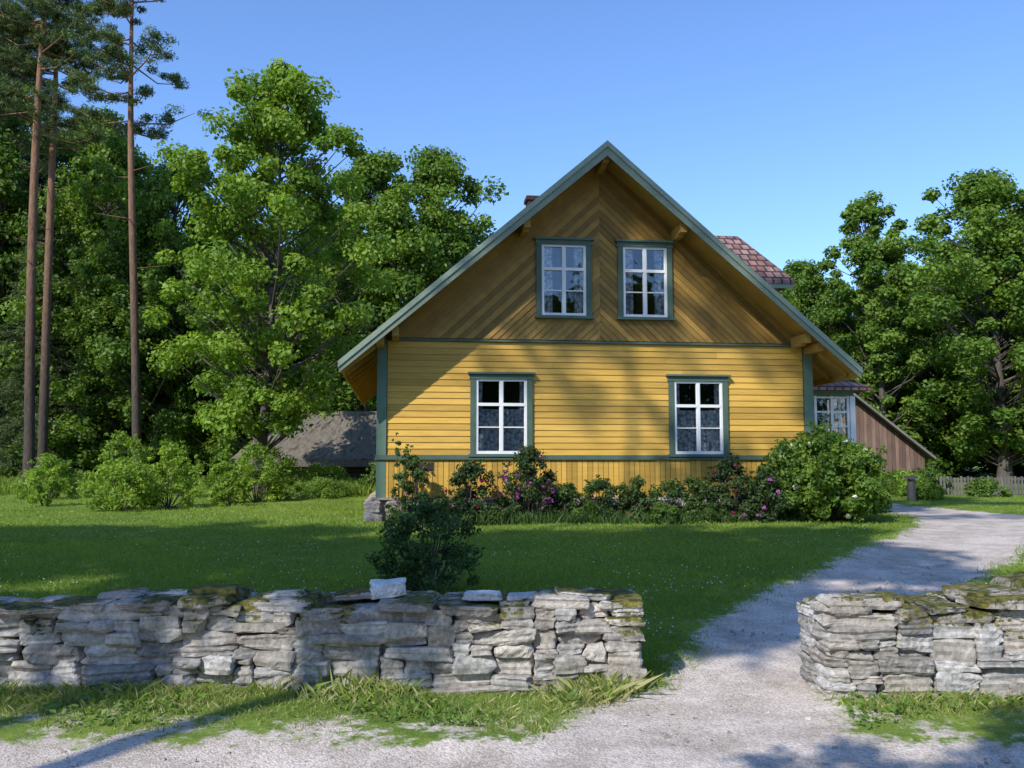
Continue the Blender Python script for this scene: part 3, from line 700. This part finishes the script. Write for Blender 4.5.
def spruce(name,Ht,R,nl):
    q=Q(); q.tube([(0,0,0),(0,0,Ht*.5),(0,0,Ht)],[.22,.14,.02],8,0); C=[];rad=[]
    z=.8
    while z<Ht-.2:
        rr=R*(1-z/Ht)**.8+.15; nb=int(5+rr*3)
        for k in range(nb):
            a=rng.uniform(0,6.28); l=rr*rng.uniform(.7,1.15); e=np.array([math.cos(a)*l,math.sin(a)*l,z-.25*l]); b=np.array([0,0,z])
            q.tube([b,(b+e)/2+[0,0,.08*l],e],[.035,.02,.008],4,0)
            for f in np.arange(.35,1.05,.5/max(l,.6)): C.append(b+(e-b)*f+rng.normal(0,.08,3)); rad.append(.16+.28*(1-f*.5)*min(1,rr))
        z+=.42
    clump_leaves(q,np.array(C),np.array(rad),nl,.17,.28,1,.55,.1)
    return q.mesh(name,[M_bark,L_needle],smooth_m=(0,))

def place(name,me,px_x,y,sc=1,rz=0,parent=None):
    return inst(name,me,(px_x,y,float(gz(px_x,y))-.05),sc,rz,parent)
me_maple=broad('maple_mesh',15.3,3.4,2.0,230,250,.16,L_maple,.2,.5,.75,cr=(.10,.23),wob=1.3)
me_b1=broad('broad_mesh_a',16.5,4.2,1.2,240,210,.20,L_mid,.28,.5,.85,cr=(.09,.22),wob=1.4)
me_b2=broad('broad_mesh_b',16.0,4.0,.8,220,210,.20,L_dark,.25,.5,.8,cr=(.10,.24),wob=1.4)
me_b3=broad('broad_mesh_c',14.0,2.1,1.0,140,230,.18,L_mid,.2,.45,.8,cr=(.13,.28),wob=1.3)
me_p1=pine('pine_mesh_a',22.0,13.6,2.4,46,110,.17)
me_p2=pine('pine_mesh_b',24,13.5,2.7,50,110,.21)
me_sp=spruce('spruce_mesh',19,2.9,45)
place('maple_tree',me_maple,-8.9,32,1,2.6)
place('pine_tree',me_p1,-14.1,34,1,.5)
place('pine_tree',me_p2,-19.2,36,1,0)
place('pine_tree',me_p2,-20.0,38.5,.97,2.2)
place('pine_tree',me_p1,-23.6,38,1.05,3)
place('broadleaf_tree',me_b1,-7.2,44,(.95,.95,.98),1.0)
place('broadleaf_tree',me_b1,-3.6,46,(1,1,1.02),3.1)
place('broadleaf_tree',me_b3,18.2,44,(1,1,1.03),1)
place('broadleaf_tree',me_b1,22.9,42,(1,1,.88),2.4)
place('broadleaf_tree',me_b1,26.5,40,(1,1,.84),.4)
F=bpy.data.objects.new('forest',None); col.objects.link(F)
rf=random.Random(11)
for x,y,s,me in ((-26.5,46,1.30,me_b2),(-30,45,1.4,me_b1),(-20.5,45,1.05,me_b1),(-16.5,44,.95,me_b1),(-24,50,1.25,me_b1)):
    place('forest_tree',me,x,y,(s*.85,s*.85,s),x,F)
for i in range(34):
    y=rf.uniform(43,66); fx=rf.uniform(.22,.85); x=-y*fx-1
    top=1.10 if fx>.46 else (.90 if fx>.38 else .82)
    me=rf.choice([me_b2,me_b1,me_b1,me_sp,me_b2]); s=top*rf.uniform(.8,1.08)*(y/50)**.6
    if me is me_sp: s*=.9
    place('forest_tree',me,x,y,(s*1.05,s*1.05,s),rf.uniform(0,6),F)
for i in range(3):
    y=rf.uniform(44,55); place('forest_pine',rf.choice([me_p1,me_p2]),-y*rf.uniform(.50,.75),y,rf.uniform(1.0,1.12),rf.uniform(0,6),F)
for x,y,s in ((-11,52,.95),(-6,54,.9),(-1.5,55,.85),(2,60,.7),(6,60,.55),(10,60,.55),(14,60,.6),(-2.2,50,.8)):
    place('forest_tree',rf.choice([me_b1,me_b2]),x,y,(s*1.1,s*1.1,s),rf.uniform(0,6),F)
for x,y,s in ((15.5,48,.70),(17.5,52,.76),(20.5,50,.68),(24,50,.80),(28,48,.86),(31,46,.9),(34,44,.95),(38,48,1),(13.5,56,.7),(26,58,.82),(21,58,.66),(32,56,1),(43,50,1),(48,52,1.1),(29.5,41,.72)):
    place('forest_tree',rf.choice([me_b1,me_b1,me_b2]),x,y,(s*1.05,s*1.05,s),rf.uniform(0,6),F)
me_th=broad('thicket_mesh',5.0,3.0,.1,80,200,.19,L_dark,.08,.4,.7)
for i in range(40):
    y=rf.uniform(41,50); x=rf.uniform(-.95,.95)*y
    if -.02*y<x<.2*y: y+=14
    if -15<x<-3 : y=max(y,47)
    place('thicket',me_th,x,y,(1.4,1.2,rf.uniform(.6,1.1)),rf.uniform(0,6),F)
for i in range(50):
    a=math.radians(-75+150*i/49+rf.uniform(-1.5,1.5)); d=rf.uniform(75,105); place('far_wood',rf.choice([me_b1,me_b2]),d*math.sin(a),d*math.cos(a),(1.5,1.5,.95 if abs(a)>.5 or a<-.2 else .7),rf.uniform(0,6),F)
# wood on the other side of the road, behind the photographer
for i in range(26):
    x=-46+i*3.6+rf.uniform(-1,1); y=rf.uniform(-44,-34); place('roadside_wood',rf.choice([me_b1,me_b2]),x,y,(1.15,1.1,rf.uniform(1.0,1.2)),rf.uniform(0,6),F)

me_sh=broad('roadside_tree_mesh',17,3.5,10.0,80,200,.27,L_mid,.2,.5,.9)
for x,y,s in ((-22.5,-2,1),(-17,-1.6,.97),(-11.7,-2.4,1),(-7.6,-1.8,.97)):
    place('roadside_tree',me_sh,x,y,(s,s,s*1.18),x)
me_tp=pine('tall_pine_mesh',29.5,22.6,3.0,50,80,.14,lowdead=14)
for x,y,s in ((-18.5,-3,1),(-14,-2.6,1.0),(-10,-3.2,1)):
    place('pine_tree',me_tp,x,y,(s,s,s*1.18),x*1.7)
me_sm=broad('small_tree_mesh',6.6,1.3,4.8,30,110,.10,L_mid,.05,.5,.9,cr=(.1,.25))
place('young_tree',me_sm,-2.9,-2.2,(1,1,1.18),0); place('young_tree',me_sm,-1.0,-2.5,(1,1,1.15),2)

# ------------------------------------------------------------------ shrubs
def shrub(name,x,y,R,Ht,nc,nl,size,mat,flower=None,nf=0,asp=.55,fs=.07,ftop=.5,cl=.3,power=.45):
    q=Q(); t=rng.uniform(.03,1,nc); an=rng.uniform(0,6.28,nc); prof=np.sin(np.pi*(.18+.82*t)**.9)**power
    rr=R*prof*np.sqrt(rng.uniform(.05,1,nc))*(1+.2*np.sin(3*an+x))
    C=np.stack([rr*np.cos(an),rr*np.sin(an),Ht*(.06+.88*t)*(1-.12*(rr/R)**2)],1)
    for c in C[::2]:
        q.tube([(c[0]*.15,c[1]*.15,0),(c[0]*.6,c[1]*.6,c[2]*.55),tuple(c)],[.014,.009,.004],4,0)
    clump_leaves(q,C,R*cl*rng.uniform(.6,1.1,nc),nl,size,asp,1,.8,.35)
    ns=nc//2; d=rng.normal(size=(ns,3)); d[:,2]=abs(d[:,2])+.3; d/=np.linalg.norm(d,axis=1)[:,None]
    P=d*[R,R,Ht*.95]*rng.uniform(.95,1.2,(ns,1)); clump_leaves(q,P,R*.1,max(6,nl//8),size,asp,1)
    if flower is not None:
        d=rng.normal(size=(nf,3)); d[:,2]=abs(d[:,2])*ftop+.1; d/=np.linalg.norm(d,axis=1)[:,None]
        P=d*[R*1.0,R*1.0,Ht*.95]+[0,0,.06]
        clump_leaves(q,P,fs*.55,26,fs*.7,.9,2,.8,.4)
    return q.obj(name,[M_bark,mat,flower or mat],loc=(x,y,float(gz(x,y))-.02),smooth_m=(0,))
for x,y,R,Ht,n in ((-12.6,24.5,.5,1.5,22),(-9.9,23,.95,1.35,55),(-9.1,24,.75,1.75,40),(-8.3,26,.6,1.5,26),(-7.6,24.5,.45,1.0,18),(-7.5,26.5,.8,1.75,42),(-6.9,27,.5,1.1,18),(-14.4,28,.8,1.4,30),(-13.0,30.2,.9,2.2,34),(-10.6,29,.8,1.5,30),(-9.2,34,1.3,1.6,34),(-7.4,35.5,.9,1.0,26)):
    shrub('bright_shrub',x,y,R,Ht,n,95,.09,L_bright if R0.random()<.8 else L_maple,cl=.27)
shrub('clipped_hedge',-6.05,29,1.05,.55,70,160,.06,L_mid,power=.25,cl=.25)
shrub('clipped_hedge',-7.4,30,.6,.45,40,160,.06,L_mid,power=.25,cl=.25)
for x,y in ((-4.3,31),(-3.5,33),(-17,34),(-20,33)):
    shrub('garden_shrub',x,y,.9 if y>28 else .4,1.1 if y>28 else .6,40,110,.10,L_shrub)
def hw(s,t): return (-2.914+s*ca-t*sa, 19.5+s*sa+t*ca)
for s,t,R,Ht,n,mat,fl,nf,sz in (
 (.75,-.7,.42,1.5,30,L_bed,None,0,.07),(1.95,-.8,.58,1.3,54,L_deep,F_red,9,.07),(3.15,-.8,.62,1.6,54,L_deep,F_pink,34,.07),
 (1.3,-.6,.4,.5,24,L_bed,None,0,.06),(4.0,-.7,.5,.8,34,L_bed,None,0,.06),(4.75,-.7,.55,.9,36,L_bed,None,0,.06),(5.5,-.75,.5,.95,34,L_bed,F_red,3,.06),
 (6.2,-.8,.55,.9,34,L_bed,None,0,.06),(6.8,-.75,.5,.95,34,L_bed,F_white,3,.06),(7.5,-1.0,.62,1.35,50,L_deep,F_red,14,.07),(8.15,-1.45,.5,1.1,44,L_deep,F_pink,12,.07),
 (4.4,-1.2,.4,.45,20,L_shrub,None,0,.05),(5.9,-1.25,.4,.42,20,L_shrub,None,0,.05),(2.5,-1.25,.4,.4,20,L_bed,None,0,.05),(7.0,-1.35,.4,.4,20,L_bed,None,0,.05)):
    x,y=hw(s,t); shrub('garden_flower_bush' if fl else 'garden_bush',x,y,R,Ht,n,100,sz,mat,fl,nf)
x,y=hw(9.65,-1.1); shrub('hydrangea_bush',x,y,1.35,1.95,170,150,.10,L_mid,F_white,34,fs=.085,cl=.19)
x,y=hw(8.8,-1.2); shrub('hydrangea_bush',x,y,.8,1.6,70,140,.10,L_shrub,F_white,6,fs=.08,cl=.22)
x,y=hw(.5,-.4); shrub('climbing_plant',x,y,.28,1.9,18,32,.07,L_bed)
shrub('dark_bush',-.95,10.3,.62,1.08,80,110,.045,L_bed,cl=.21,power=.3)
for x,y,R,Ht,m in ((11.6,30,.9,1.1,L_shrub),(13.0,30.2,.8,.8,L_bright),(14,30.5,.7,.9,L_shrub),(10.6,30,.8,1.2,L_mid),(12.6,27.5,.5,.5,L_bright),(15.4,29.5,.6,.6,L_shrub),(10.9,28.4,.5,.7,L_shrub)):
    shrub('garden_shrub',x,y,R,Ht,40,110,.09,m)
q=Q(); n=8000; s=rng.uniform(0.3,8.8,n); t=rng.uniform(-1.6,-.2,n); X=-2.914+s*ca-t*sa; Y=19.5+s*sa+t*ca
blades(q,X,Y,rng.uniform(.08,.32,n),.014*rng.uniform(.7,1.3,n),0,.4)
q.obj('flower_bed_foliage',[L_bed])
q=Q(); n=30000; Y=rng.uniform(25,40,n); X=-Y*rng.uniform(.12,.64,n); ok=pnoise(X,Y,.5)+ (Y-31)/9>.35; X,Y=X[ok],Y[ok]
blades(q,X,Y,rng.uniform(.15,.5,len(X)),.03*rng.uniform(.7,1.3,len(X)),0,.35)
q.obj('meadow_grass',[L_grass])

# ------------------------------------------------------------------ light, sky, camera
to_sun=Vector((-.73,-1,1.05)).normalized()
el=math.asin(to_sun.z); az=math.atan2(to_sun.x,to_sun.y)
sd=bpy.data.lights.new('sun','SUN'); sd.energy=5.0; sd.angle=math.radians(.5); sd.color=(1,.965,.90)
so=bpy.data.objects.new('sun',sd); col.objects.link(so); so.rotation_euler=to_sun.to_track_quat('Z','Y').to_euler(); so.location=(-20,-30,40)
w=bpy.data.worlds.new('World'); scene.world=w; w.use_nodes=True; nt=w.node_tree
bg=nt.nodes['Background']; sky=nt.nodes.new('ShaderNodeTexSky'); sky.sky_type='NISHITA'; sky.sun_disc=False
sky.sun_elevation=el; sky.sun_rotation=az; sky.air_density=1.0; sky.dust_density=.3; sky.ozone_density=2.0
mx=nt.nodes.new('ShaderNodeMix'); mx.data_type='RGBA'; mx.blend_type='MULTIPLY'; mx.inputs[0].default_value=1; mx.inputs[7].default_value=(1.08,1.33,1.72,1)
nt.links.new(sky.outputs[0],mx.inputs[6]); nt.links.new(mx.outputs[2],bg.inputs[0]); bg.inputs[1].default_value=.15
cam=bpy.data.cameras.new('camera'); co=bpy.data.objects.new('camera',cam); col.objects.link(co)
cam.sensor_width=36; cam.lens=900/1024*36; cam.clip_end=3000; cam.clip_start=.1
co.location=(0,0,1.65); co.rotation_euler=(math.radians(90+4.95),0,0)
scene.camera=co
scene.view_settings.view_transform='Standard'; scene.view_settings.look='None'; scene.view_settings.exposure=0
